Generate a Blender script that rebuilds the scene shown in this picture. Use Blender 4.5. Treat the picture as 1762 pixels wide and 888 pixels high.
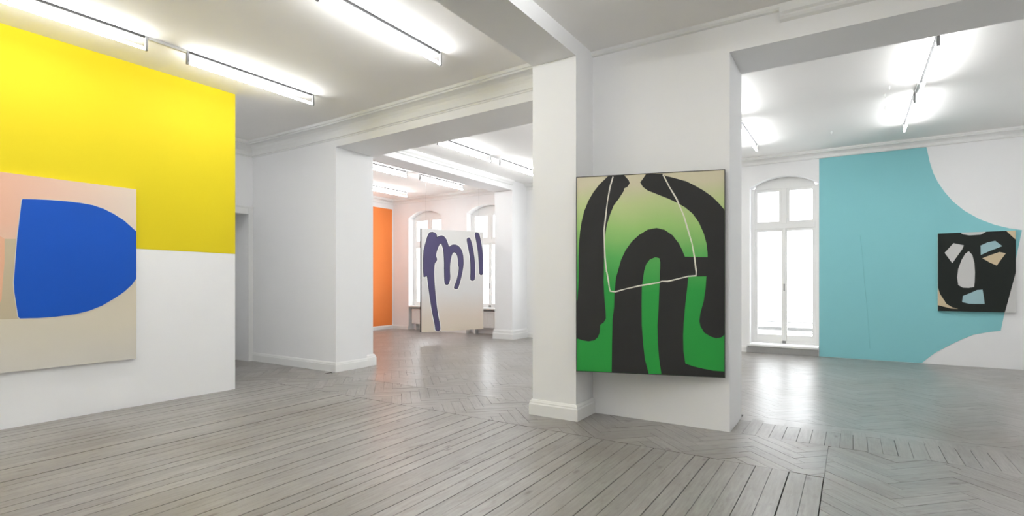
import bpy, bmesh, math, random
from mathutils import Vector
random.seed(7)
for o in list(bpy.data.objects): bpy.data.objects.remove(o)
SC = bpy.context.scene; COL = SC.collection

# ------------------------------------------------------------------ camera, world, exposure
FPX, CX, HY, H = 910.0, 881.0, 485.0, 1.40          # focal length in pixels, horizon row, eye height
PH = math.radians(32.7)
RT = Vector((math.cos(PH), math.sin(PH), 0)); FW = Vector((-math.sin(PH), math.cos(PH), 0))
cam = bpy.data.cameras.new('camera'); camo = bpy.data.objects.new('camera', cam); COL.objects.link(camo)
cam.sensor_width = 36; cam.lens = FPX / 1762 * 36; cam.shift_y = (HY - 444) / 1762; cam.clip_start = .05
camo.location = (0, 0, H); camo.rotation_euler = (math.pi / 2, 0, PH); SC.camera = camo
wd = bpy.data.worlds.new('world'); SC.world = wd; wd.use_nodes = True
bg = wd.node_tree.nodes['Background']; bg.inputs[0].default_value = (.93, .97, 1, 1); bg.inputs[1].default_value = 2.2
SC.view_settings.view_transform = 'Standard'; SC.view_settings.look = 'None'
SC.view_settings.gamma = 1; SC.view_settings.use_curve_mapping = False; SC.view_settings.exposure = 1.0
TUBE = 30.0                                          # radiance of the fluorescent tubes

# ------------------------------------------------------------------ pixel helpers
def ray(u, v): return RT * ((u - CX) / FPX) + FW + Vector((0, 0, (HY - v) / FPX))
def on_y(u, v, y): r = ray(u, v); return Vector((0, 0, H)) + r * (y / r.y)
def on_x(u, v, x): r = ray(u, v); return Vector((0, 0, H)) + r * (x / r.x)
def on_plane(u, v, p, n): r = ray(u, v); c = Vector((0, 0, H)); return c + r * ((p - c).dot(n) / r.dot(n))

# ------------------------------------------------------------------ materials
def srgb(r, g, b):
    f = lambda c: c / 12.92 if c <= .04045 else ((c + .055) / 1.055) ** 2.4
    return (f(r / 255), f(g / 255), f(b / 255), 1)
def mat(name, col, rough=.6, noise=.03, scale=6, bump=0, spec=.5, metal=0):
    m = bpy.data.materials.new(name); m.use_nodes = True; nt = m.node_tree; N = nt.nodes; L = nt.links
    p = N['Principled BSDF']; p.inputs['Roughness'].default_value = rough
    p.inputs['Specular IOR Level'].default_value = spec; p.inputs['Metallic'].default_value = metal
    tc = N.new('ShaderNodeTexCoord'); nz = N.new('ShaderNodeTexNoise'); nz.inputs['Scale'].default_value = scale
    nz.inputs['Detail'].default_value = 4; L.new(tc.outputs['Object'], nz.inputs['Vector'])
    mx = N.new('ShaderNodeMix'); mx.data_type = 'RGBA'
    mx.inputs[6].default_value = tuple(c * (1 - noise) for c in col[:3]) + (1,)
    mx.inputs[7].default_value = tuple(min(1, c * (1 + noise)) for c in col[:3]) + (1,)
    L.new(nz.outputs[0], mx.inputs[0]); L.new(mx.outputs[2], p.inputs['Base Color'])
    if bump:
        b = N.new('ShaderNodeBump'); b.inputs['Strength'].default_value = bump; b.inputs['Distance'].default_value = .004
        n2 = N.new('ShaderNodeTexNoise'); n2.inputs['Scale'].default_value = scale * 6; L.new(tc.outputs['Object'], n2.inputs['Vector'])
        L.new(n2.outputs[0], b.inputs['Height']); L.new(b.outputs[0], p.inputs['Normal'])
    return m
def grad(name, stops, axis, rough=.55, cross=None):
    """canvas whose pigment changes across the picture; object coordinates 0..1"""
    m = bpy.data.materials.new(name); m.use_nodes = True; nt = m.node_tree; N = nt.nodes; L = nt.links
    p = N['Principled BSDF']; p.inputs['Roughness'].default_value = rough
    uv = N.new('ShaderNodeUVMap'); uv.uv_map = 'uv'; sx = N.new('ShaderNodeSeparateXYZ'); L.new(uv.outputs[0], sx.inputs[0])
    nz = N.new('ShaderNodeTexNoise'); nz.inputs['Scale'].default_value = 4; L.new(uv.outputs[0], nz.inputs['Vector'])
    ma = N.new('ShaderNodeMath'); ma.operation = 'MULTIPLY_ADD'; ma.inputs[1].default_value = .08; L.new(nz.outputs[0], ma.inputs[0]); L.new(sx.outputs[axis], ma.inputs[2])
    cr = N.new('ShaderNodeValToRGB'); e = cr.color_ramp.elements
    while len(e) < len(stops): e.new(.5)
    for q, (t, c) in zip(e, stops): q.position = t; q.color = c
    L.new(ma.outputs[0], cr.inputs[0]); out = cr.outputs[0]
    if cross:
        c2 = N.new('ShaderNodeValToRGB'); f = c2.color_ramp.elements
        f[0].position, f[0].color = cross[0]; f[1].position, f[1].color = cross[1]
        L.new(sx.outputs[0], c2.inputs[0])
        c3 = N.new('ShaderNodeValToRGB'); c3.color_ramp.elements[0].position = cross[2]; c3.color_ramp.elements[1].position = cross[3]
        L.new(sx.outputs[1], c3.inputs[0])
        mx = N.new('ShaderNodeMix'); mx.data_type = 'RGBA'; L.new(c3.outputs[0], mx.inputs[0]); L.new(cr.outputs[0], mx.inputs[6]); L.new(c2.outputs[0], mx.inputs[7])
        out = mx.outputs[2]
    L.new(out, p.inputs['Base Color']); return m
def emis(name, col, s):
    m = bpy.data.materials.new(name); m.use_nodes = True; N = m.node_tree.nodes; N.remove(N['Principled BSDF'])
    e = N.new('ShaderNodeEmission'); e.inputs[0].default_value = col; e.inputs[1].default_value = s
    m.node_tree.links.new(e.outputs[0], N['Material Output'].inputs[0]); return m
def glassmat():
    m = bpy.data.materials.new('window_glass'); m.use_nodes = True; N = m.node_tree.nodes; L = m.node_tree.links; N.remove(N['Principled BSDF'])
    t = N.new('ShaderNodeBsdfTransparent'); g = N.new('ShaderNodeBsdfGlossy'); g.inputs['Roughness'].default_value = .02
    mx = N.new('ShaderNodeMixShader'); mx.inputs[0].default_value = .05; L.new(t.outputs[0], mx.inputs[1]); L.new(g.outputs[0], mx.inputs[2])
    L.new(mx.outputs[0], N['Material Output'].inputs[0]); return m
def floormat(name='grey_painted_boards', r0=.29, r1=.44):
    m = bpy.data.materials.new(name); m.use_nodes = True; N = m.node_tree.nodes; L = m.node_tree.links
    p = N['Principled BSDF']
    uv = N.new('ShaderNodeUVMap'); uv.uv_map = 'uv'; geo = N.new('ShaderNodeNewGeometry'); oi = N.new('ShaderNodeObjectInfo')
    mp = N.new('ShaderNodeMapping'); mp.inputs['Scale'].default_value = (1.3, 16, 1); L.new(uv.outputs[0], mp.inputs[0])
    g = N.new('ShaderNodeTexNoise'); g.inputs['Scale'].default_value = 3; g.inputs['Detail'].default_value = 6; g.inputs['Roughness'].default_value = .65; L.new(mp.outputs[0], g.inputs['Vector'])
    big = N.new('ShaderNodeTexNoise'); big.inputs['Scale'].default_value = .9; big.inputs['Detail'].default_value = 5; L.new(geo.outputs['Position'], big.inputs['Vector'])
    mp2 = N.new('ShaderNodeMapping'); mp2.inputs['Scale'].default_value = (3.2, 9, 1); L.new(uv.outputs[0], mp2.inputs[0])
    st = N.new('ShaderNodeTexNoise'); st.inputs['Scale'].default_value = 2.2; st.inputs['Detail'].default_value = 3; L.new(mp2.outputs[0], st.inputs['Vector'])
    def ramp(src, a, b, ca=(0, 0, 0, 1), cb=(1, 1, 1, 1)):
        r = N.new('ShaderNodeValToRGB'); e = r.color_ramp.elements; e[0].position = a; e[0].color = ca; e[1].position = b; e[1].color = cb; L.new(src, r.inputs[0]); return r.outputs[0]
    def mix(fac, a, b, k='MIX'):
        x = N.new('ShaderNodeMix'); x.data_type = 'RGBA'; x.blend_type = k
        for s, i in ((fac, 0), (a, 6), (b, 7)):
            if hasattr(s, 'links'): L.new(s, x.inputs[i])
            else: x.inputs[i].default_value = s
        return x.outputs[2]
    base = mix(ramp(g.outputs[0], .3, .7), srgb(131, 128, 124), srgb(158, 155, 151))
    base = mix(ramp(big.outputs[0], .42, .68), base, mix(.6, base, srgb(128, 121, 112)))
    base = mix(ramp(st.outputs[0], .57, .74), base, mix(.5, base, srgb(112, 104, 95)))
    vo = N.new('ShaderNodeTexVoronoi'); vo.inputs['Scale'].default_value = 1.0
    mp3 = N.new('ShaderNodeMapping'); mp3.inputs['Scale'].default_value = (2.6, 7, 1); L.new(uv.outputs[0], mp3.inputs[0]); L.new(mp3.outputs[0], vo.inputs['Vector'])
    base = mix(ramp(vo.outputs['Distance'], .05, .15, (1, 1, 1, 1), (0, 0, 0, 1)), base, mix(.7, base, srgb(84, 76, 68)))
    rn = N.new('ShaderNodeMath'); rn.operation = 'ADD'; L.new(oi.outputs['Random'], rn.inputs[0]); L.new(geo.outputs['Random Per Island'], rn.inputs[1])
    fr = N.new('ShaderNodeMath'); fr.operation = 'FRACT'; L.new(rn.outputs[0], fr.inputs[0])
    base = mix(1.0, base, ramp(fr.outputs[0], 0, 1, (.86, .86, .855, 1), (1.06, 1.06, 1.065, 1)), 'MULTIPLY')
    L.new(base, p.inputs['Base Color'])
    rr = N.new('ShaderNodeMapRange'); rr.inputs[3].default_value = r0; rr.inputs[4].default_value = r1; L.new(big.outputs[0], rr.inputs[0]); rr.inputs[1].default_value = .3; rr.inputs[2].default_value = .7
    L.new(rr.outputs[0], p.inputs['Roughness']); p.inputs['Specular IOR Level'].default_value = .65
    b = N.new('ShaderNodeBump'); b.inputs['Strength'].default_value = .12; b.inputs['Distance'].default_value = .003
    L.new(g.outputs[0], b.inputs['Height']); L.new(b.outputs[0], p.inputs['Normal'])
    return m

M = dict(
    wall=mat('white_wall_paint', srgb(242, 242, 242), .75, .015, 2, .15),
    ceil=mat('white_ceiling_paint', srgb(246, 244, 241), .8, .015, 2, .1),
    trim=mat('white_gloss_paint', srgb(238, 238, 236), .45, .015, 4),
    sillgrey=mat('grey_sill_paint', srgb(150, 150, 148), .5, .05, 8),  # own grey of the sill step
    door=mat('grey_white_door_paint', srgb(205, 207, 208), .45, .03, 4),
    slab=mat('dark_subfloor', srgb(46, 43, 40), .9, .2, 5),
    yellow=mat('yellow_wall_paint', srgb(219, 199, 26), .65, .02, 1.5, spec=.25),
    teal=mat('pale_turquoise_wall_paint', srgb(139, 202, 208), .65, .02, 1.5, spec=.25),
    tealedge=mat('turquoise_crease', srgb(118, 182, 188), .65, .02, 1.5),
    orange=mat('orange_wall_paint', srgb(240, 138, 72), .65, .03, 1.5, spec=.25),
    black=mat('soft_black_pigment', srgb(50, 50, 49), .6, .08, 5, spec=.25),
    ink=mat('green_black_pigment', srgb(33, 38, 35), .6, .05, 5, spec=.25),
    blue=mat('cobalt_blue_pigment', srgb(20, 82, 184), .6, .05, 2, spec=.25),
    purple=mat('slate_violet_pigment', srgb(86, 80, 116), .6, .06, 6, spec=.25),
    outline=mat('charcoal_outline_pigment', srgb(70, 70, 70), .6, .05, 6, spec=.25),
    halo=mat('white_halo_pigment', srgb(244, 244, 243), .6, .02, 6),
    line=mat('chalk_white_line', srgb(231, 228, 214), .6, .03, 9),
    pgrey=mat('pale_grey_pigment', srgb(206, 205, 203), .6, .03, 5, spec=.25),
    pblue=mat('pale_blue_pigment', srgb(160, 192, 198), .6, .03, 5, spec=.25),
    pbeige=mat('beige_pigment', srgb(208, 190, 158), .6, .04, 5, spec=.25),
    beige2=mat('khaki_beige_pigment', srgb(192, 178, 150), .6, .04, 5, spec=.25),
    edge=mat('dark_canvas_edge', srgb(42, 42, 42), .6, .05, 5),  # frame black; also the shade painted on the stroke painting's side
    canvas=mat('raw_canvas_edge', srgb(222, 216, 206), .7, .04, 30),
    metal=mat('grey_lamp_metal', srgb(150, 150, 150), .5, .05, 10),
    holder=mat('white_plastic', srgb(225, 225, 222), .4, .02, 10),
    brass=mat('grey_metal_fitting', srgb(150, 150, 148), .35, .05, 10, metal=.8),
    wire=mat('steel_wire', srgb(180, 180, 180), .4, .05, 10, metal=1),
    dark=mat('dark_lamp_rail', srgb(38, 38, 38), .7, .05, 10), glass=glassmat(), floor=floormat(), gloss=floormat('glossy_painted_parquet', .28, .31), tube=emis('fluorescent_glow', (.975, .988, 1, 1), TUBE),
    rail=mat('grey_rail_paint', srgb(140, 140, 138), .5, .03, 10),
    ground=mat('pale_stone_balcony', srgb(170, 168, 165), .8, .05, 6),
)
M['gcanvas'] = grad('green_gradient_canvas', [(.0, srgb(30, 152, 58)), (.46, srgb(36, 158, 64)), (.63, srgb(88, 176, 86)), (.78, srgb(160, 202, 118)), (.90, srgb(194, 208, 146)), (1.0, srgb(214, 206, 176))], 1)
M['mcanvas'] = grad('pale_gradient_canvas', [(.0, srgb(222, 210, 190)), (.18, srgb(224, 210, 196)), (.42, srgb(226, 224, 222)), (.9, srgb(230, 229, 226))], 1)
M['pcanvas'] = grad('pink_beige_canvas', [(.0, srgb(210, 206, 198)), (.25, srgb(213, 205, 186)), (.5, srgb(210, 199, 177))], 1,
                    cross=((.2, srgb(226, 178, 152)), (1.0, srgb(221, 205, 190)), .5, .75))

# ------------------------------------------------------------------ mesh helpers
def new(name, verts, faces, m, parent=None, uvs=None, smooth=False):
    me = bpy.data.meshes.new(name); me.from_pydata([tuple(v) for v in verts], [], faces); me.update()
    if uvs:
        l = me.uv_layers.new(name='uv')
        for lp in me.loops: l.data[lp.index].uv = uvs[lp.vertex_index]
    if isinstance(m, str): m = M[m]
    me.materials.append(m)
    if smooth:
        for p in me.polygons: p.use_smooth = True
    o = bpy.data.objects.new(name, me); COL.objects.link(o)
    if parent: o.parent = parent
    return o
def tag(o, label=None, cat=None, group=None, kind=None):
    if label: o['label'] = label
    if cat: o['category'] = cat
    if group: o['group'] = group
    if kind: o['kind'] = kind
    return o
class MB:
    def __init__(s): s.v = []; s.f = []
    def add(s, v, f): n = len(s.v); s.v += [tuple(q) for q in v]; s.f += [tuple(i + n for i in q) for q in f]; return s
    def box(s, x0, x1, y0, y1, z0, z1):
        return s.add([(x0, y0, z0), (x1, y0, z0), (x1, y1, z0), (x0, y1, z0), (x0, y0, z1), (x1, y0, z1), (x1, y1, z1), (x0, y1, z1)],
                     [(0, 3, 2, 1), (4, 5, 6, 7), (0, 1, 5, 4), (1, 2, 6, 5), (2, 3, 7, 6), (3, 0, 4, 7)])
    def plan(s, pts, z0, z1):                       # counter-clockwise plan polygon raised to a prism
        n = len(pts)
        return s.add([(x, y, z0) for x, y in pts] + [(x, y, z1) for x, y in pts],
                     [tuple(range(n))[::-1], tuple(range(n, 2 * n))] + [(i, (i + 1) % n, n + (i + 1) % n, n + i) for i in range(n)])
    def xz(s, pts, y0, y1):                         # polygon in x,z pushed along y
        n = len(pts)
        return s.add([(x, y0, z) for x, z in pts] + [(x, y1, z) for x, z in pts],
                     [tuple(range(n)), tuple(range(n, 2 * n))[::-1]] + [((i + 1) % n, i, n + i, n + (i + 1) % n) for i in range(n)])
    def yz(s, pts, x0, x1):
        n = len(pts)
        return s.add([(x0, y, z) for y, z in pts] + [(x1, y, z) for y, z in pts],
                     [tuple(range(n))[::-1], tuple(range(n, 2 * n))] + [(i, (i + 1) % n, n + (i + 1) % n, n + i) for i in range(n)])
    def sweep(s, prof, path, side=1, closed=False):
        """profile (d, z) swept along plan path with mitred corners; d is measured to the right of travel (side=1)"""
        P = [Vector((x, y)) for x, y in path]; n = len(P); k = len(prof); rings = []
        for i in range(n):
            a = (P[i] - P[i - 1]).normalized() if (i > 0 or closed) else None
            b = (P[(i + 1) % n] - P[i]).normalized() if (i < n - 1 or closed) else None
            na = Vector((a.y, -a.x)) * side if a else None; nb = Vector((b.y, -b.x)) * side if b else None
            if na is None: mv = nb
            elif nb is None: mv = na
            else: mv = (na + nb); mv = mv / max(.2, mv.dot(na))
            rings.append([(P[i].x + mv.x * d, P[i].y + mv.y * d, z) for d, z in prof])
        v = [q for r in rings for q in r]; f = []
        for i in range(n if closed else n - 1):
            for j in range(k):
                a, b = i * k + j, i * k + (j + 1) % k; c, d = ((i + 1) % n) * k + (j + 1) % k, ((i + 1) % n) * k + j
                f.append((a, b, c, d))
        if not closed: f += [tuple(range(k))[::-1], tuple((n - 1) * k + j for j in range(k))]
        return s.add(v, f)
    def tube(s, a, b, r, n=8):
        a = Vector(a); b = Vector(b); d = (b - a).normalized(); x = d.orthogonal().normalized(); y = d.cross(x)
        v = [p + (x * math.cos(t) + y * math.sin(t)) * r for p in (a, b) for t in [2 * math.pi * i / n for i in range(n)]]
        return s.add(v, [tuple(range(n))[::-1], tuple(range(n, 2 * n))] + [(i, (i + 1) % n, n + (i + 1) % n, n + i) for i in range(n)])
    def build(s, name, m, parent=None, bevel=0):
        o = new(name, s.v, s.f, m, parent)
        bm = bmesh.new(); bm.from_mesh(o.data); bmesh.ops.recalc_face_normals(bm, faces=bm.faces)
        if bevel:
            bmesh.ops.bevel(bm, geom=[e for e in bm.edges if len(e.link_faces) == 2 and e.calc_face_angle(0) > .6], offset=bevel, segments=2, affect='EDGES', profile=.5)
        bmesh.ops.triangulate(bm, faces=[f for f in bm.faces if len(f.verts) > 4]); bm.to_mesh(o.data); bm.free(); return o
def empty(name, loc): o = bpy.data.objects.new(name, None); COL.objects.link(o); o.location = loc; o.empty_display_size = .1; return o
def struct(o, label, cat): return tag(o, label, cat, kind='structure')

# ------------------------------------------------------------------ the rooms
CE = 3.85                                            # ceiling height
XL, XR, YB, YF = -8.96, 5.5, -4.0, 11.45             # left wall, right wall, wall behind the viewer, window facade
XE = -11.6                                           # end wall of the back room
PLX0, PLX1, PIY, WY, PRX, WYB = -2.84, -2.335, 4.83, 5.24, -.955, 5.87   # near pillar
MY, MYB, MX = 5.42, 6.2, -6.72                       # middle wall and its pier
QX0, QX1, QY = -7.42, -6.905, 10.77                  # pilaster on the facade

floor = struct(MB().box(XE - .3, XR + .3, YB - .3, YF + .5, -.2, -.02).build('floor', 'slab'), 'grey painted wooden floor of boards and herringbone parquet', 'floor')
struct(MB().box(XE - .3, XR + .3, YB - .3, YF + .5, CE, CE + .2).build('ceiling', 'ceil'), 'high white plaster ceiling over all the rooms', 'ceiling')

# --- left wall with its door opening
DY0, DY1, DZ = 4.25, 5.327, 2.59
w = MB().box(XL - .5, XL, YB, DY0, -.02, CE).box(XL - .5, XL, DY1, MY, -.02, CE).box(XL - .5, XL, DY0, DY1, DZ, CE)
struct(w.build('wall_left', 'wall'), 'white left wall with a doorway, behind the yellow partition', 'wall')
d = MB().box(XL - .47, XL - .42, DY0, DY1, 0, DZ).build('door_1', 'door')
struct(d, 'grey white door deep in the left wall doorway', 'door')
for z0, z1 in ((.2, 1.0), (1.12, 1.95), (2.07, 2.45)):
    for y0, y1 in ((DY0 + .1, DY0 + .49), (DY0 + .59, DY1 - .1)):
        MB().box(XL - .425, XL - .408, y0, y1, z0, z1).build('door_panel', 'door', d, .006)
MB().tube((XL - .42, DY0 + .08, 1.05), (XL - .36, DY0 + .08, 1.05), .012).tube((XL - .365, DY0 + .08, 1.05), (XL - .365, DY0 + .2, 1.05), .01).build('door_handle', 'brass', d)
c = MB().box(XL, XL + .03, DY1, MY - .003, 0, DZ + .14).box(XL, XL + .03, DY0 - .1, DY0, 0, DZ + .14).box(XL, XL + .03, DY0, DY1, DZ, DZ + .14)
c.box(XL + .03, XL + .045, DY0 - .1, MY - .003, DZ + .11, DZ + .14)
struct(c.build('trim_1', 'trim', None, .004), 'white moulded casing around the left doorway', 'door frame')

# --- middle wall with its pier, lintel, near pillar, right lintel and right pier
w = MB().plan([(XL - .5, MY), (MX, MY), (MX, MYB - .16), (MX - .05, MYB - .16), (MX - .05, MYB + .02), (XE - .3, MYB + .02), (XE - .3, MYB - .3), (XL - .5, MYB - .3)], -.02, CE)
struct(w.build('wall_middle', 'wall'), 'white middle wall ending in a thick pier beside the left opening', 'wall')
w = MB().plan([(MX - .02, MY), (PLX0, WY), (PLX0, WYB + .1), (MX - .02, MYB - .02)], 3.49, CE)
struct(w.build('beam_middle', 'wall'), 'white lintel beam over the left opening', 'beam')
w = MB().plan([(PLX0, PIY), (PLX1, PIY), (PLX1, WY), (PRX, WY), (PRX, WYB), (PLX0, WYB + .1)], -.02, CE)
struct(w.build('wall_pillar', 'wall', None), 'broad white pillar with a projecting pilaster at its left edge', 'pillar')
w = MB().box(PRX, 3.1, WY, WYB, 3.54, CE).box(3.1, XR + .3, WY, WYB, -.02, CE)
struct(w.build('wall_lintel', 'wall'), 'white lintel wall over the wide right opening', 'wall')
bx = on_y(1342, 30, WY)
w = MB().box(bx.x, 3.1, WY - .05, WY, 3.80, CE).sweep([(0, 3.70), (.035, 3.715), (.05, 3.735), (.05, 3.75), (.075, 3.765), (.075, 3.79), (.05, 3.80), (0, 3.80)], [(bx.x, WY), (3.1, WY)])
struct(w.build('trim_2', 'trim'), 'remnant of white cornice moulding above the right opening', 'moulding')
w = MB().box(PLX0, PLX1, YB, PIY, 3.68, CE)
struct(w.build('beam_near', 'wall'), 'white ceiling beam running from the near pillar over the viewer', 'beam')
w = MB().box(QX0, QX1, MYB - .1, QY, 3.62, CE)
struct(w.build('beam_back', 'wall'), 'white ceiling beam crossing the back room to the window pilaster', 'beam')
w = MB().box(QX0, QX1, QY, YF, -.02, CE)
struct(w.build('wall_pilaster', 'wall'), 'slim white pilaster between the back room windows', 'pilaster')

# --- outer walls
struct(MB().box(XE - .3, XE, MYB, YF + .45, -.02, CE).build('wall_end', 'wall'), 'white end wall of the back room with the orange field', 'wall')
struct(MB().box(XR, XR + .3, YB, YF + .45, -.02, CE).build('wall_right', 'wall'), 'white right hand wall of the rooms', 'wall')
struct(MB().box(XL - .5, XR + .3, YB - .3, YB, -.02, CE).build('wall_back', 'wall'), 'white wall behind the viewer', 'wall')

# --- facade with arched window openings
SPR, CRE = 3.27, 3.46
def arch(x0, x1, spr=SPR, cre=CRE, n=12, inset=0):
    h = cre - spr; w2 = (x1 - x0) / 2; r = (w2 * w2 + h * h) / (2 * h); cx = (x0 + x1) / 2; a0 = math.asin(w2 / r)
    return [(cx + r * math.sin(t), spr - (r - h) + r * math.cos(t)) for t in [a0 - 2 * a0 * i / n for i in range(n + 1)]]   # right to left
WX = [on_y(703, 450, YF).x, on_y(803, 450, YF).x, on_y(1290, 450, YF).x]
WIN = [(WX[0], 1.25, .70), (WX[1], 1.25, .70), (-6.35, 1.25, .70), (-4.1, 1.25, .70), (WX[2], on_y(1408.5, 450, YF).x - WX[2], .17), (3.0, 1.25, .70)]  # unseen windows behind the pillar added for light, in the facade's rhythm
w = MB(); x = XE - .3
for x0, ww, sz in WIN:
    w.box(x, x0, YF, YF + .45, -.02, CE); x = x0 + ww
    w.xz([(x0, CE)] + [(x0, SPR)] + arch(x0, x)[::-1][1:-1] + [(x, SPR), (x, CE)], YF, YF + .45)
    w.box(x0, x, YF + .2, YF + .45, -.02, sz - .03)
w.box(x, XR + .3, YF, YF + .45, -.02, CE)
struct(w.build('wall_facade', 'wall'), 'white window wall running along the back and right rooms', 'wall')

WLAB = ['arched white casement window partly behind the violet stroke painting', 'arched white window beside the slim pilaster in the back room',
        'added arched white window, unseen behind the broad pillar, left one', 'added arched white window, unseen behind the broad pillar, right one',
        'tall arched white balcony window beside the turquoise mural', 'arched white window at the far right end']
YW0, YW1 = YF + .22, YF + .29
for i, (x0, ww, sz) in enumerate(WIN):
    x1 = x0 + ww; cx = (x0 + x1) / 2; tz = 2.50; hz = 3.24; fw = .065
    m = MB().box(x0, x0 + fw, YW0, YW1, sz, SPR).box(x1 - fw, x1, YW0, YW1, sz, SPR).box(x0 + fw, x1 - fw, YW0, YW1, sz, sz + .06)
    m.box(x0 + fw, x1 - fw, YW0 - .01, YW1, tz - .05, tz + .05)
    m.xz([(x0 + fw, hz), (x0 + fw, SPR)] + [(q, z) for q, z in arch(x0, x1)[::-1] if x0 + fw < q < x1 - fw] + [(x1 - fw, SPR), (x1 - fw, hz)], YW0, YW1)
    m.box(cx - .045, cx + .045, YW0 - .005, YW1, tz + .05, hz)
    wn = struct(m.build('window_%d' % (i + 1), 'trim', None, .004), WLAB[i], 'window')
    for z0, z1 in ((sz + .06, tz - .05), (tz + .05, hz)):
        for k, (a, b) in enumerate(((x0 + fw, cx), (cx, x1 - fw))):
            low = z0 < 1; br = .12 if (low and sz < .5) else .05; e = .048; g = .0 if low else .045
            a2, b2 = (a, b - g) if k == 0 else (a + g, b)
            s = MB().box(a2, a2 + e, YW0 + .005, YW1 - .01, z0, z1).box(b2 - e, b2, YW0 + .005, YW1 - .01, z0, z1)
            s.box(a2 + e, b2 - e, YW0 + .005, YW1 - .01, z0, z0 + br).box(a2 + e, b2 - e, YW0 + .005, YW1 - .01, z1 - e, z1)
            so = s.build('sash', 'trim', wn, .004)
            MB().box(a2 + e - .005, b2 - e + .005, YW0 + .03, YW0 + .034, z0 + br - .005, z1 - e + .005).build('pane', 'glass', so)
    if True:
        MB().box(cx - .022, cx + .022, YW0 - .02, YW0 + .004, sz + .06, tz - .05).build('cover_strip', 'trim', wn, .005)
        MB().box(cx - .012, cx + .012, YW0 - .035, YW0 - .018, 1.22, 1.36).build('window_handle', 'brass', wn, .004)
        MB().box(cx - .03, cx + .03, YW0 - .035, YW0 - .005, sz + .02, sz + .07).build('bolt', 'brass', wn, .004)
        for hx in (x0 + fw, x1 - fw):
            for z in (sz + .35, 2.1): MB().tube((hx, YW0 - .006, z), (hx, YW0 - .006, z + .1), .009).build('hinge', 'trim', wn)
    if sz > .5:
        MB().box(x0 - .02, x1 + .02, YF - .05, YF + .22, sz - .035, sz).build('window_sill', 'trim', wn, .006)
    else:
        MB().box(x0 - .045, x1, YF - .05, YF + .22, sz - .045, sz - .005).build('window_sill', 'trim', wn, .006)
        MB().box(x0 - .03, x1, YF - .035, YF + .2, 0, sz - .045).build('sill_step', 'sillgrey', wn)

# radiators under the back room windows
for i in (0, 1):
    x0, ww, sz = WIN[i]
    r = empty('radiator', (x0 + ww / 2, YF + .1, .0)); r['label'] = ['white panel radiator below the window behind the stroke painting', 'white panel radiator below the window beside the slim pilaster'][i]
    r['category'] = 'radiator'; r['group'] = 'radiators under the back windows'
    a, b = -ww / 2 + .08, ww / 2 - .08
    MB().box(a, b, -.05, -.02, .17, .60).box(a, b, .03, .05, .17, .60).build('panel', 'trim', r, .006)
    mb = MB()
    for k in range(24):
        q = a + .02 + (b - a - .06) * k / 23; mb.box(q, q + .018, -.058, -.05, .20, .57)
    mb.build('rib', 'trim', r)
    for q in (a + .12, b - .16): MB().box(q, q + .04, -.045, .095, .0, .2).build('foot', 'trim', r)
    MB().box(a, b, -.05, .05, .60, .612).build('top_grille', 'trim', r)
    MB().tube((b + .0, .0, .52), (b + .05, .0, .52), .018).build('valve', 'holder', r)

# balcony outside the tall window
x0, ww, _ = WIN[4]
b = empty('balcony_rail', (x0 + ww / 2, YF + 1.2, -.3)); tag(b, 'pale metal balcony railing outside the tall window', 'railing')
MB().box(-.9, .9, -.74, .12, .2, .3).build('slab', 'ground', b)
MB().tube((-.85, 0, 1.07), (.72, 0, 1.07), .008).build('top_bar', 'rail', b)
for z, r in ((.84, .010), (.80, .006), (.62, .008)): MB().tube((-.85, 0, z), (.72, 0, z), r).build('bar', 'rail', b)
MB().box(-.85, .72, -.01, .01, .66, .73).build('band', 'rail', b)
for q in (-.85, .72): MB().tube((q, 0, .3), (q, 0, 1.07), .010).build('post', 'rail', b)
MB().tube((.3, 0, 1.06), (.66, 0, .85), .004).build('brace', 'rail', b)

# --- cornices and baseboards
COR = [(d, CE - z) for d, z in ((0, .25), (.014, .25), (.014, .235), (.034, .227), (.034, .207), (.018, .2), (.018, .15), (.028, .12), (.055, .085), (.1, .066), (.15, .06), (.15, .042), (.172, .038), (.172, 0), (0, 0))]
COS = [(d, CE - z) for d, z in ((0, .14), (.03, .14), (.03, .124), (.018, .118), (.022, .085), (.05, .06), (.09, .052), (.12, .048), (.12, .03), (.14, .026), (.14, 0), (0, 0))]
BEAD = [(0, CE - .05), (.03, CE - .045), (.045, CE - .03), (.045, CE), (0, CE)]
def trim(n, prof, path, side, label, cat='moulding', m='trim'): struct(MB().sweep(prof, path, side).build('trim_%d' % n, m), label, cat)
trim(3, COR, [(XL, YB), (XL, MY), (MX, MY), (PLX0, WY)], 1, 'stepped white cornice along the left and middle walls')
trim(4, COS, [(XE, MYB + .02), (XE, YF), (QX0, YF)], 1, 'white cornice along the end and window walls of the back room')
trim(5, COS, [(QX1, YF), (XR, YF)], 1, 'white cornice along the window wall above the turquoise mural')
trim(6, [(0, CE - .12), (.025, CE - .11), (.025, CE - .08), (.06, CE - .05), (.06, CE), (0, CE)], [(QX1, QY), (QX1, MYB)], -1, 'white moulding along the side of the back ceiling beam')
trim(7, BEAD, [(PLX1, WY), (bx.x, WY)], 1, 'thin white ceiling bead above the broad pillar')
trim(8, BEAD, [(PLX0, YB), (PLX0, PIY)], -1, 'thin white bead along the left side of the near beam')
def base(h, d=.022): return [(0, 0), (d, 0), (d, h * .72), (d * .75, h * .80), (d * .75, h * .86), (d * .35, h), (0, h)]
def bb(side, prof, path, label): struct(MB().sweep(prof, path, 1).build('baseboard_' + side, 'trim'), label, 'baseboard')
bb('middle', base(.15), [(XL + .03, MY), (MX, MY), (MX, MYB - .16)], 'white baseboard around the middle wall pier')
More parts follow.
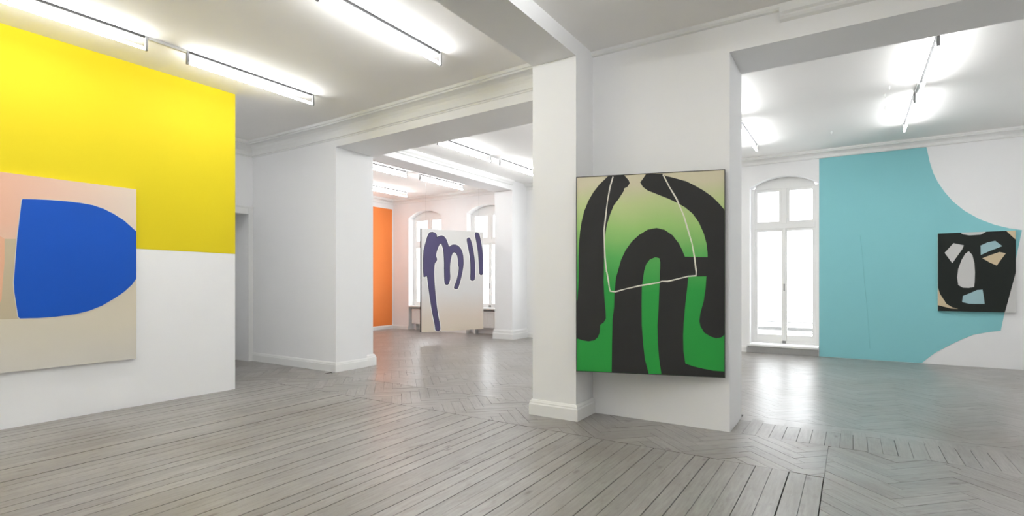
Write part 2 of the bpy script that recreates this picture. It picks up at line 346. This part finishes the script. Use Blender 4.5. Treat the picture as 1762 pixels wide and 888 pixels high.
bb('pier', base(.19, .04), [(MX - .05, MYB - .158), (MX - .05, MYB + .02), (MX - .5, MYB + .02)], 'thicker white plinth at the back of the middle pier')
bb('pillar', base(.16, .03), [(PLX0, WY), (PLX0, PIY), (PLX1, PIY), (PLX1, WY)], 'white plinth around the near pilaster')
bb('pilaster', [(0, 0), (.04, 0), (.04, .13), (.03, .15), (.03, .2), (.015, .23), (0, .23)], [(QX0, YF - .02), (QX0, QY), (QX1, QY), (QX1, YF - .02)], 'stepped white plinth around the slim window pilaster')
bb('end', base(.11), [(XE, MYB + .03), (XE, YF), (WIN[0][0], YF)], 'low white baseboard under the orange field')
bb('window', base(.11), [(WIN[0][0] + 1.25, YF), (WIN[1][0], YF)], 'low white baseboard between the back room windows')
bb('facade', base(.12), [(QX1 + .04, YF), (WX[2] - .05, YF)], 'low white baseboard left of the tall balcony window')

# --- yellow partition
PX, PY1, PZ1 = -6.78, 3.862, CE
struct(MB().box(PX - .22, PX, YB + .0, PY1, -.02, CE).build('wall_partition', 'wall'), 'tall white partition wall standing at the left, upper half yellow', 'wall')
def field(name, poly, m, y=None, x=None, t=.003):
    """painted colour field: polygon of 3-D points on a wall plane with a thin paint layer"""
    n = Vector((0, -1, 0)) if x is None else Vector((1, 0, 0))
    k = len(poly); v = [p for p in poly] + [p + n * t for p in poly]
    mb = MB().add(v, [tuple(range(k)), tuple(range(k, 2 * k))[::-1]] + [(i, (i + 1) % k, k + (i + 1) % k, k + i) for i in range(k)])
    return mb.build(name, m)
ylow = on_x(404, 437, PX).z; yl2 = on_x(236, 428, PX)
sl = (yl2.z - ylow) / (yl2.y - PY1)
f = field('wall_mural', [Vector((PX, YB, ylow + sl * (YB - PY1) * .3)), Vector((PX, yl2.y, yl2.z)), Vector((PX, PY1, ylow)), Vector((PX, PY1, PZ1)), Vector((PX, YB, PZ1))], 'yellow', x=1)
tag(f, 'bright yellow painted field covering the upper partition wall', 'mural')
oy0, oz1 = 8.6, on_x(665, 359, XE).z; oz0 = on_x(665, 560, XE).z
f = field('wall_mural', [Vector((XE, oy0, oz0)), Vector((XE, YF - .04, oz0)), Vector((XE, YF - .04, oz1)), Vector((XE, oy0, oz1))], 'orange', x=1)
tag(f, 'tall orange painted field on the end wall of the back room', 'mural')
tp = [(1409.5, 614), (1409.5, 268), (1594, 248), (1596, 262), (1600, 280), (1606, 298), (1614, 314), (1625, 330), (1640, 347), (1660, 363), (1685, 377), (1712, 387), (1737, 393), (1758.5, 396), (1722, 569), (1703, 571), (1675, 576), (1655, 584), (1638, 592), (1611, 606), (1597, 616), (1586, 626)]
tq = [on_y(u, v, YF - .001) for u, v in tp]
for p in tq: p.z = max(p.z, .004)
tq[0].z = .004; tq[-1].z = .004; tq[1].z = min(tq[1].z, 3.706); tq[2].z = 3.706; tq[1].z = 3.706
f = field('wall_mural', tq, 'teal', t=.003); tag(f, 'pale turquoise cut out shape painted on the right window wall', 'mural')
cr = [on_y(u, v, YF - .004) for u, v in ((1480, 405), (1484, 440), (1488, 490), (1492, 530), (1497, 600))]
mb = MB()
for a, b2 in zip(cr, cr[1:]): mb.tube(a, b2, .003, 6)
cz = mb.build('crease', 'tealedge', f)

# ------------------------------------------------------------------ floorboards
def clip(poly, x0, x1, y0, y1):
    for ax, lim, sg in ((0, x0, 1), (0, x1, -1), (1, y0, 1), (1, y1, -1)):
        out = []
        for i in range(len(poly)):
            p, q = poly[i - 1], poly[i]; dp = (p[ax] - lim) * sg; dq = (q[ax] - lim) * sg
            if dp < 0 <= dq or dq < 0 <= dp:
                t = dp / (dp - dq); out.append((p[0] + (q[0] - p[0]) * t, p[1] + (q[1] - p[1]) * t))
            if dq >= 0: out.append(q)
        poly = out
        if len(poly) < 3: return []
    return poly
def area(p): return abs(sum(p[i - 1][0] * p[i][1] - p[i][0] * p[i - 1][1] for i in range(len(p)))) / 2
def herring(x0, x1, y0, y1, w=.112, n=5, gap=.003):
    out = []; L = n * w; c45 = math.sqrt(.5); cx, cy = (x0 + x1) / 2, (y0 + y1) / 2
    R = math.hypot(x1 - x0, y1 - y0) / 2 / w + n + 2; rng = range(-int(R), int(R) + 1)
    def put(bx, by, lx, ly):
        g = gap / 2; q = [(bx * w + g, by * w + g), ((bx + lx) * w - g, by * w + g), ((bx + lx) * w - g, (by + ly) * w - g), (bx * w + g, (by + ly) * w - g)]
        pl = [((a - b) * c45 + cx, (a + b) * c45 + cy) for a, b in q]
        pl = clip(pl, x0 + g, x1 - g, y0 + g, y1 - g)
        if pl and area(pl) > .0006: out.append((pl, math.pi / 4 if lx > ly else 3 * math.pi / 4))
    for j in rng:
        m0 = int((-R - j) / (2 * n)) - 1; m1 = int((R - j) / (2 * n)) + 1
        for m in range(m0, m1 + 1):
            a = j + 2 * n * m
            if abs(a) <= R: put(a, j, n, 1)
            a = j - 2 * n + 1 + 2 * n * m
            if abs(a) <= R: put(j, a, 1, n)
    return out
def board_geo(pl, ang, top=0.0):
    n = len(pl); ca, sa = math.cos(ang), math.sin(ang); ou, ov = random.random() * 40, random.random() * 40
    uv = [(p[0] * ca + p[1] * sa + ou, -p[0] * sa + p[1] * ca + ov) for p in pl]
    if sum(pl[i - 1][0] * pl[i][1] - pl[i][0] * pl[i - 1][1] for i in range(n)) < 0: pl = pl[::-1]; uv = uv[::-1]
    v = [(x, y, -.02) for x, y in pl] + [(x, y, top) for x, y in pl]
    return v, [tuple(range(n, 2 * n))] + [(i, (i + 1) % n, n + (i + 1) % n, n + i) for i in range(n)], uv + uv
def board(name, pl, ang, top=0.0):
    v, f, uv = board_geo(pl, ang, top); return new(name, v, f, 'floor', floor, uv)
def boards_joined(name, lst, m='floor'):
    V, Fc, U = [], [], []
    for pl, ang in lst:
        v, f, uv = board_geo(pl, ang, random.uniform(-.0004, .0002)); n = len(V); V += v; U += uv; Fc += [tuple(i + n for i in q) for q in f]
    o = new(name, V, Fc, m, floor, U); o['kind'] = 'stuff'; return o
FX1, FY1 = -.165, 4.39                               # corner of the long board field
x = FX1; pw = .1125
while x > PX + .03:
    g = random.choice((.003, .005, .006, .008)); a = max(PX + .001, x - pw + random.uniform(-.004, .004))
    board('plank', [(a, YB), (x - g, YB), (x - g, FY1 - random.uniform(.003, .008)), (a, FY1 - .004)], math.pi / 2, random.uniform(-.0015, .0012)); x = a
x = PRX + .004
while x < 2.2:
    g = random.uniform(.002, .005); b2 = x + .105 + random.uniform(-.008, .008)
    board('plank', [(x, WY + .01), (b2 - g, WY + .01), (b2 - g, WYB + random.uniform(-.1, .1)), (x, WYB + .02)], math.pi / 2, random.uniform(-.001, .0008)); x = b2
near = herring(PX, FX1, FY1, WY + .01, gap=.0028) + herring(FX1, XR, 2.0, WY + .01, gap=.002)
far = herring(XE, 2.3, WYB + .13, YF + .2, w=.112, gap=.0016) + herring(2.3, XR, WY + .012, YF + .2, gap=.0016)
far += herring(MX, PLX0, WY + .012, WYB + .128, gap=.0025) + herring(XL - .5, PX, YB, MY, gap=.003) + herring(FX1, XR, YB, 1.999, gap=.003)
far += [([(x, WYB - .12), (x + .4, WYB - .12), (x + .4, WYB + .128), (x, WYB + .128)], 0) for x in [PRX + .4 * k for k in range(8)]]
def vis(pl):
    c = Vector((sum(p[0] for p in pl) / len(pl), sum(p[1] for p in pl) / len(pl), -H)); y = c.dot(FW)
    if y < .3: return 0
    u = CX + FPX * c.dot(RT) / y; v = HY + FPX * H / y
    return area(pl) / y ** 3 if (-40 < u < 1800 and v < 930) else 0
near.sort(key=lambda q: -vis(q[0]))
nv = [q for q in near if vis(q[0]) > 0][:300]; ids = set(map(id, nv))
for pl, ang in nv: board('parquet_block', pl, ang, random.uniform(-.0012, .0008))
cen = lambda pl: sum(p[1] for p in pl) / len(pl)
rest = far + [q for q in near if id(q) not in ids]
boards_joined('distant_parquet', [q for q in rest if cen(q[0]) > WY + .01], 'gloss')
boards_joined('side_parquet', [q for q in rest if cen(q[0]) <= WY + .01])

# ------------------------------------------------------------------ fluorescent lamps
def make_lamp(x, y0, y1, label, group='bare fluorescent tubes in rows on the ceiling'):
    t = empty('fluorescent_lamp', (x, (y0 + y1) / 2, CE)); tag(t, label, 'ceiling lamp', group)
    h = (y1 - y0) / 2
    MB().box(-.009, .009, -h, h, -.02, 0).build('batten', 'dark', t)
    for s in (-1, 1):
        MB().box(-.014, .014, s * h - .012, s * h + .012, -.145, 0).build('lamp_holder', 'metal', t, .003)
    MB().tube((0, -h + .012, -.125), (0, h - .012, -.125), .014, 10).build('tube', 'tube', t)
    return t
LAMPS = [
 (-6.07, -1.05, .55, 'added unseen lamp above the yellow wall behind the viewer'),  # unseen, added behind the viewer to raise wall brightness
 (-6.07, .95, 2.53, 'bare tube lamp above the yellow wall, cut by the left frame edge'),
 (-6.07, 2.93, 4.52, 'bare tube lamp above the far end of the yellow wall'),
 (-3.78, -1.1, .48, 'added unseen lamp left of the near ceiling beam, behind the viewer'),  # likewise added out of view for more light on the walls
 (-3.78, .9, 2.46, 'lamp left of the near ceiling beam, above the viewer'),
 (-3.78, 2.86, 4.44, 'bare tube lamp between the yellow wall and the near ceiling beam'),
 (-1.45, .3, 1.85, 'lamp right of the near ceiling beam, above the viewer'),
 (-1.45, 2.5, 4.08, 'lamp right of the near ceiling beam, in front of the broad pillar'),
 (.75, 2.3, 3.85, 'lamp in front of the right opening, out of frame above'),
 (.75, .3, 1.85, 'lamp to the right of the viewer, out of frame above'),
 (.73, 6.76, 8.32, 'bare tube lamp in the right room nearest the lintel'),
 (.70, 8.75, 10.38, 'bare tube lamp in the right room above the turquoise mural'),
 (-1.43, 6.85, 8.42, 'tube lamp in the right room mostly hidden by the broad pillar'),
 (-1.45, 8.85, 10.5, 'bare tube lamp in the right room before the balcony window'),
 (-7.95, 1.95, 3.5, 'added unseen lamp behind the yellow partition, nearest the doorway'),  # unseen lamps added behind the partition to brighten the middle wall
 (-7.95, .0, 1.55, 'added unseen lamp behind the yellow partition, middle one'),
 (-7.95, -2.4, -.8, 'added unseen lamp behind the yellow partition, farthest from the doorway'),
 (2.95, 2.3, 3.85, 'added unseen lamp beyond the right frame edge in the near room'),  # unseen lamp added to brighten the pillar face
 (-6.07, -3.1, -1.5, 'added unseen rearmost lamp above the yellow wall, behind the viewer'),  # from here to the right rear: unseen lamps added to brighten the walls
 (-3.78, -3.1, -1.5, 'added unseen rearmost lamp left of the near beam, behind the viewer'),
 (-1.45, -3.1, -1.5, 'added unseen rearmost lamp right of the near beam, behind the viewer'),
 (-1.45, -1.3, .0, 'added unseen lamp right of the near beam, just behind the viewer'),
 (.75, -3.1, -1.5, 'added unseen rearmost lamp at the right, behind the viewer'),
 (.75, -1.3, .0, 'added unseen lamp at the right, just behind the viewer'),
 (2.95, 6.76, 8.32, 'lamp at the far right of the right room, near the lintel'),
 (2.95, 8.75, 10.38, 'lamp at the far right of the right room, near the windows'),
 (-6.0, 6.98, 8.55, 'bare tube lamp in the back room just behind the lintel beam'),
 (-6.0, 8.9, 10.5, 'bare tube lamp in the back room beside the broad pillar edge'),
 (-8.5, 7.25, 8.8, 'tube lamp left of the back ceiling beam, nearer one'),
 (-8.45, 9.2, 10.8, 'tube lamp left of the back ceiling beam, above the stroke painting'),
 (-10.45, 7.3, 8.95, 'tube lamp near the orange field, mostly hidden by the pier'),
 (-10.45, 9.3, 10.85, 'tube lamp nearest the orange field and the windows'),
 (-3.75, 6.98, 8.55, 'lamp hidden behind the broad pillar, nearer one'),
 (-3.75, 8.9, 10.5, 'lamp hidden behind the broad pillar, farther one'),
]
LS = .976
for x, y0, y1, lab in LAMPS: make_lamp(x * LS, y0 * LS, y1 * LS, lab)
for x, y0, y1, lab in ((-6.07, 2.542, 2.918, 'thin conduit joining the two lamps above the yellow wall'), (.715, 8.332, 8.738, 'thin conduit joining the two lamps of the right room'),
                       (-1.44, 8.432, 8.838, 'thin conduit joining the lamps before the balcony window'), (-6.0, 8.562, 8.888, 'thin conduit joining the two lamps behind the lintel beam')):
    x, y0, y1 = x * LS, y0 * LS + .003, y1 * LS - .003
    o = MB().box(x - .015, x + .015, y0, y1, CE - .03, CE).build('cable_conduit', 'holder'); tag(o, lab, 'conduit')
for i, (u, v) in enumerate(((1530, 148), (1523, 162), (1524, 183), (1431, 226))):
    r = ray(u, v); p = Vector((0, 0, H)) + r * ((CE - H) / r.z)
    o = MB().tube((p.x, p.y, CE - .035), (p.x, p.y, CE), .012, 8).tube((p.x, p.y, CE - .05), (p.x, p.y, CE - .035), .007, 6).build('ceiling_hook', 'holder')
    tag(o, ['small white ceiling hook left of the right room lamps, nearest one', 'small white ceiling hook left of the right room lamps, middle one', 'small white ceiling hook left of the right room lamps, farthest one', 'small white ceiling hook above the balcony window'][i], 'hook', 'ceiling hooks')

# ------------------------------------------------------------------ paintings
def offset(pts, d):
    n = len(pts); out = []; s = sum(pts[i - 1][0] * pts[i][1] - pts[i][0] * pts[i - 1][1] for i in range(n)); sg = 1 if s > 0 else -1
    for i in range(n):
        a = Vector(pts[i]) - Vector(pts[i - 1]); b = Vector(pts[(i + 1) % n]) - Vector(pts[i])
        na = Vector((a.y, -a.x)).normalized(); nb = Vector((b.y, -b.x)).normalized(); m = na + nb
        m = m / max(.6, m.dot(na)) if m.length > 1e-6 else na
        out.append((pts[i][0] + m.x * d * sg, pts[i][1] + m.y * d * sg))
    return out
class Picture:
    """a canvas: local x to the right, z up, front towards -y; origin at the lower left corner of the front"""
    def __init__(s, name, pl, pr, z0, z1, depth, canvas, side, label):
        s.pl = Vector((pl[0], pl[1], z0)); d = Vector((pr[0] - pl[0], pr[1] - pl[1], 0)); s.w = d.length; s.h = z1 - z0; s.ex = d.normalized()
        s.n = Vector((s.ex.y, -s.ex.x, 0)); s.root = empty(name, s.pl); s.root.rotation_euler.z = math.atan2(s.ex.y, s.ex.x)
        tag(s.root, label, 'painting')
        w, h = s.w, s.h
        v = [(0, 0, 0), (w, 0, 0), (w, 0, h), (0, 0, h)]
        new('canvas', v + [(0, .004, 0), (w, .004, 0), (w, .004, h), (0, .004, h)], [(0, 1, 2, 3), (0, 4, 5, 1), (1, 5, 6, 2), (2, 6, 7, 3), (3, 7, 4, 0), (7, 6, 5, 4)], canvas, s.root, [(0, 0), (1, 0), (1, 1), (0, 1)] * 2)
        b = .05
        fb = MB().box(0, w, .004, depth, 0, b).box(0, w, .004, depth, h - b, h).box(0, b, .004, depth, b, h - b).box(w - b, w, .004, depth, b, h - b)
        fb.build('stretcher_frame', side, s.root)
    def loc(s, u, v):
        p = on_plane(u, v, s.pl, s.n) - s.pl; return (p.dot(s.ex), p.z)
    def shape(s, name, pix, m, lay=1, grow=0, label=None, raw=False, edge=True):
        q = pix if raw else [s.loc(u, v) for u, v in pix]
        if grow: q = offset(q, grow)
        q = [(min(max(a, .0005), s.w - .0005), min(max(b, .0005), s.h - .0005)) for a, b in q]
        r = []
        for a in q:
            if not r or (abs(a[0] - r[-1][0]) + abs(a[1] - r[-1][1])) > 1e-4: r.append(a)
        t = .0009 * lay; mb = MB().xz(r, -t, 0.0)
        o = mb.build(name, m, s.root)
        if label: o['label'] = label
        return o
    def stroke(s, name, pix, wid, m, lay):
        q = [s.loc(u, v) for u, v in pix]; L, R = [], []
        for i, p in enumerate(q):
            a = Vector(q[max(0, i - 1)]); b = Vector(q[min(len(q) - 1, i + 1)]); d = (b - a).normalized(); n = Vector((-d.y, d.x)) * wid / 2 * (1 + .2 * math.sin(i * 2.3))
            L.append((p[0] + n.x, p[1] + n.y)); R.append((p[0] - n.x, p[1] - n.y))
        t = .0009 * lay; v = [(a, -t, b) for a, b in L] + [(a, -t, b) for a, b in R]; k = len(q)
        v += [(a, 0, b) for a, _, b in v]
        f = []
        for i in range(k - 1):
            f += [(i, i + 1, k + i + 1, k + i), (i, 2 * k + i, 2 * k + i + 1, i + 1), (k + i, k + i + 1, 3 * k + i + 1, 3 * k + i)]
        return MB().add(v, f).build(name, m, s.root)
def crop(ox, oy, sc): return lambda *p: [(ox + a / sc, oy + b / sc) for a, b in p]
def smooth(pts, it=1):
    for _ in range(it):
        out = []
        for i in range(len(pts)):
            a, b = pts[i], pts[(i + 1) % len(pts)]
            out += [(a[0] * .75 + b[0] * .25, a[1] * .75 + b[1] * .25), (a[0] * .25 + b[0] * .75, a[1] * .25 + b[1] * .75)]
        pts = out
    return pts

# blue form on pink and beige, hung on the yellow partition
PF = PX + .05
r1 = on_x(234.5, 326, PF); r2 = on_x(234.5, 617, PF); l1 = on_x(-70, 480, PF)
p1 = Picture('blue_painting', (PF, l1.y), (PF, r1.y), r2.z, r1.z, .046, 'pcanvas', 'canvas', 'large painting of a cobalt blue rounded form on pink and beige, on the yellow partition')
c4 = crop(0, 290, 4.932); c5 = crop(0, 460, 4.672)
p1.shape('painted_shape', c4((-80, 597), (145, 597), (135, 700), (125, 840)) + c5((110, 120), (115, 200), (150, 415), (-60, 420)), 'beige2', 1, label='khaki beige block left of the blue form')
p1.shape('painted_shape', c4((-80, 520), (38, 597), (38, 800)) + c5((22, 100), (12, 260), (-60, 380)), mat('salmon_pigment', srgb(222, 170, 138), .6, .04, 5), 2, label='salmon sliver at the left')
blue = c4((190, 260), (300, 262), (430, 268), (560, 278), (680, 292), (790, 312), (880, 343), (960, 383), (1050, 440), (1165, 535)) + c5((1105, 90), (1060, 140), (1000, 195), (920, 250), (820, 308), (720, 348), (600, 378), (450, 397), (300, 408), (160, 411), (146, 400), (130, 300), (115, 200), (110, 120), (118, 20)) + c4((130, 780), (145, 590), (165, 430), (183, 275))
p1.shape('painted_shape', blue, 'pgrey', 3, .006, label='pale grey outline of the blue form')
p1.shape('painted_shape', blue, 'blue', 4, label='cobalt blue rounded form')

# violet strokes, hanging free in the back room
Y1, Y2 = 12.3, 13.2
def cpt(u, Y): return RT * ((u - CX) / FPX * Y) + FW * Y
a = cpt(725.0, Y1); b = cpt(831.5, Y2)
zb = H - 87 / FPX * Y1; zt = H + 92 / FPX * Y1
p2 = Picture('stroke_painting', (a.x, a.y), (b.x, b.y), zb, zt, .04, 'mcanvas', 'edge', 'pale painting of violet brush strokes hanging free before the back windows')
k = crop(710, 380, 4.443)
S1 = k((120, 95), (145, 84), (175, 92), (187, 115), (184, 128), (205, 115), (232, 113), (255, 135), (270, 175), (278, 202), (300, 182), (335, 182), (365, 205), (385, 250), (390, 320), (385, 370), (370, 440), (350, 510), (340, 523), (320, 520), (315, 508), (335, 460), (350, 400), (355, 352), (347, 345), (348, 300), (340, 260), (318, 236), (300, 255), (288, 310), (284, 370), (288, 440), (280, 470), (272, 488), (250, 488), (243, 470), (240, 400), (240, 300), (235, 220), (222, 178), (212, 172), (197, 195), (182, 240), (176, 268), (187, 290), (182, 312), (168, 322), (163, 380), (165, 450), (172, 540), (182, 640), (195, 730), (208, 790), (212, 840), (175, 842), (170, 800), (150, 700), (130, 580), (117, 480), (110, 415), (95, 430), (80, 428), (80, 240), (95, 180))
S2 = k((413, 150), (415, 135), (430, 127), (440, 135), (455, 180), (470, 260), (478, 350), (476, 445), (465, 458), (447, 457), (440, 445), (443, 380), (440, 290), (428, 220))
S3 = k((472, 90), (507, 90), (520, 150), (533, 220), (540, 290), (540, 400), (530, 415), (512, 412), (508, 380), (505, 300), (497, 220), (485, 150))
for q in (S1, S2, S3):
    q = smooth(q)
    p2.shape('stroke_halo', q, 'halo', 1, .022); p2.shape('stroke_outline', q, 'outline', 2, .004); p2.shape('brush_stroke', q, 'purple', 3, -.008)
MB().box(-.014, 0, -.003, .04, 0, p2.h).build('shaded_side_strip', 'edge', p2.root)  # dark strip stands for the canvas's shaded left side
for q in (.12, p2.w - .12):
    MB().tube((q, .02, p2.h - .02), (q, .02, CE - zb), .0012, 6).build('hanging_wire', 'wire', p2.root)

# green arches on the broad pillar
YL, YR = 5.262, 4.905
a = cpt(992.5, YL); b = cpt(1246.5, YR)
p3 = Picture('arch_painting', (a.x, a.y), (b.x, b.y), H - 158.2 / FPX * (YL + YR) / 2, H + 185.6 / FPX * (YL + YR) / 2, .028, 'gcanvas', 'edge', 'large green and black arch painting hung across the broad pillar')
k1 = crop(980, 280, 4.675); k2 = crop(980, 460, 4.44)
A = k1((300, 118), (240, 175), (190, 240), (150, 310), (118, 390), (98, 470), (85, 550), (76, 650), (73, 760), (74, 880)) + k2((70, 60), (68, 150), (61, 245), (50, 260), (50, 545), (62, 545), (100, 558), (145, 566), (190, 558), (215, 535), (230, 500), (234, 440), (262, 420), (278, 390), (275, 330), (266, 230), (260, 110), (263, 10)) + k1((276, 850), (278, 740), (285, 600), (300, 500), (325, 420), (355, 345), (400, 285), (435, 230), (440, 207), (465, 195), (485, 165), (475, 140), (440, 100), (310, 100))
B = k1((615, 92), (590, 130), (568, 158), (590, 195), (630, 225), (720, 260), (800, 292), (870, 325), (930, 360), (990, 410), (1040, 480), (1080, 570), (1102, 650), (1110, 720), (1111, 760), (928, 756), (905, 700), (880, 650), (830, 585), (765, 540), (700, 525), (630, 538), (560, 580), (500, 635), (450, 705), (415, 780), (388, 875)) \
    + k2((372, 20), (355, 80), (345, 180), (340, 310), (328, 400), (325, 560), (322, 840), (605, 840), (575, 700), (562, 580), (552, 440), (550, 280), (553, 150), (570, 30)) \
    + k1((602, 865), (615, 820), (645, 780), (690, 760), (722, 768), (730, 800), (729, 870)) \
    + k2((690, 10), (688, 120), (680, 320), (672, 440), (675, 580), (685, 700), (702, 845), (1200, 850), (1200, 797), (1100, 790), (1000, 770), (940, 755), (885, 735), (870, 640), (868, 520), (872, 430), (885, 280), (900, 150), (907, 72), (1046, 68), (1040, 160), (1025, 260), (1000, 350), (992, 410), (1000, 450), (1030, 500), (1080, 530), (1120, 542), (1160, 535), (1200, 515)) \
    + k1((1260, 390), (1243, 375), (1200, 325), (1150, 275), (1080, 225), (1010, 185), (940, 150), (850, 125), (770, 105), (745, 90))
for q in (A, B):
    p3.shape('painted_shape', q, 'black', 1, label='soft black arching band')
Wl = k1((350, 112), (325, 200), (305, 310), (290, 440), (278, 540), (280, 650), (285, 760), (298, 880)) + k2((284, 30), (295, 90), (303, 150), (311, 183), (350, 187), (430, 165), (540, 140), (680, 117), (705, 106), (750, 107), (830, 88), (910, 68), (966, 64), (967, 30)) + k1((1018, 870), (1005, 760), (985, 650), (950, 530), (920, 430), (895, 370), (860, 290), (800, 190), (752, 96))
p3.stroke('chalk_line', Wl, .0125, 'line', 2)
ed = MB(); w_, h_ = p3.w, p3.h
ed.box(-.006, 0, -.004, .028, -.006, h_ + .006).box(w_, w_ + .006, -.004, .028, -.006, h_ + .006).box(0, w_, -.004, .028, -.006, 0).box(0, w_, -.004, .028, h_, h_ + .006)
ed.build('frame', 'edge', p3.root)
# wooden spacer behind its right end, where it stands off the wall
MB().box(p3.w - .35, p3.w - .25, .028, .03, .3, p3.h - .3).build('back_batten', 'canvas', p3.root)

# black face with cut out shapes, on the turquoise mural
YP = YF - .055
tl = on_y(1614, 402.5, YP); br = on_y(1748, 536, YP)
tr = on_y(1748, 396, YP)
p4 = Picture('mask_painting', (tl.x, YP), (tr.x, YP), on_y(1614, 535, YP).z, (tl.z + tr.z) / 2, .05, 'ink', 'canvas', 'small square black mask like painting on the turquoise mural')
k = crop(1590, 380, 4.936)
for q, m in ((((175, 272), (250, 190), (338, 208), (325, 240), (275, 310), (240, 360)), 'pgrey'),
             (((380, 258), (410, 290), (428, 360), (433, 440), (430, 520), (425, 562), (380, 570), (330, 568), (290, 545), (281, 480), (290, 410), (320, 330), (350, 280)), 'pgrey'),
             (((480, 210), (540, 183), (605, 170), (665, 215), (560, 255), (482, 290)), 'pblue'),
             (((495, 318), (560, 292), (640, 265), (695, 275), (650, 335), (618, 380), (560, 355)), 'pbeige'),
             (((330, 638), (390, 615), (450, 588), (497, 585), (508, 650), (515, 706), (440, 706), (380, 704), (323, 690)), 'pblue'),
             (((315, 60), (525, 60), (522, 96), (480, 118), (385, 124), (330, 115), (315, 105)), 'pgrey'),
             (((700, 60), (830, 60), (830, 170), (783, 160), (745, 130), (700, 87)), 'pbeige'),
             (((830, 435), (830, 790), (685, 790), (690, 768), (725, 640), (760, 510), (780, 435)), 'pgrey'),
             (((90, 570), (120, 570), (135, 620), (190, 705), (240, 735), (290, 748), (230, 745), (120, 717), (90, 715)), 'pbeige')):
    p4.shape('cut_out_shape', k(*q), m, 1)
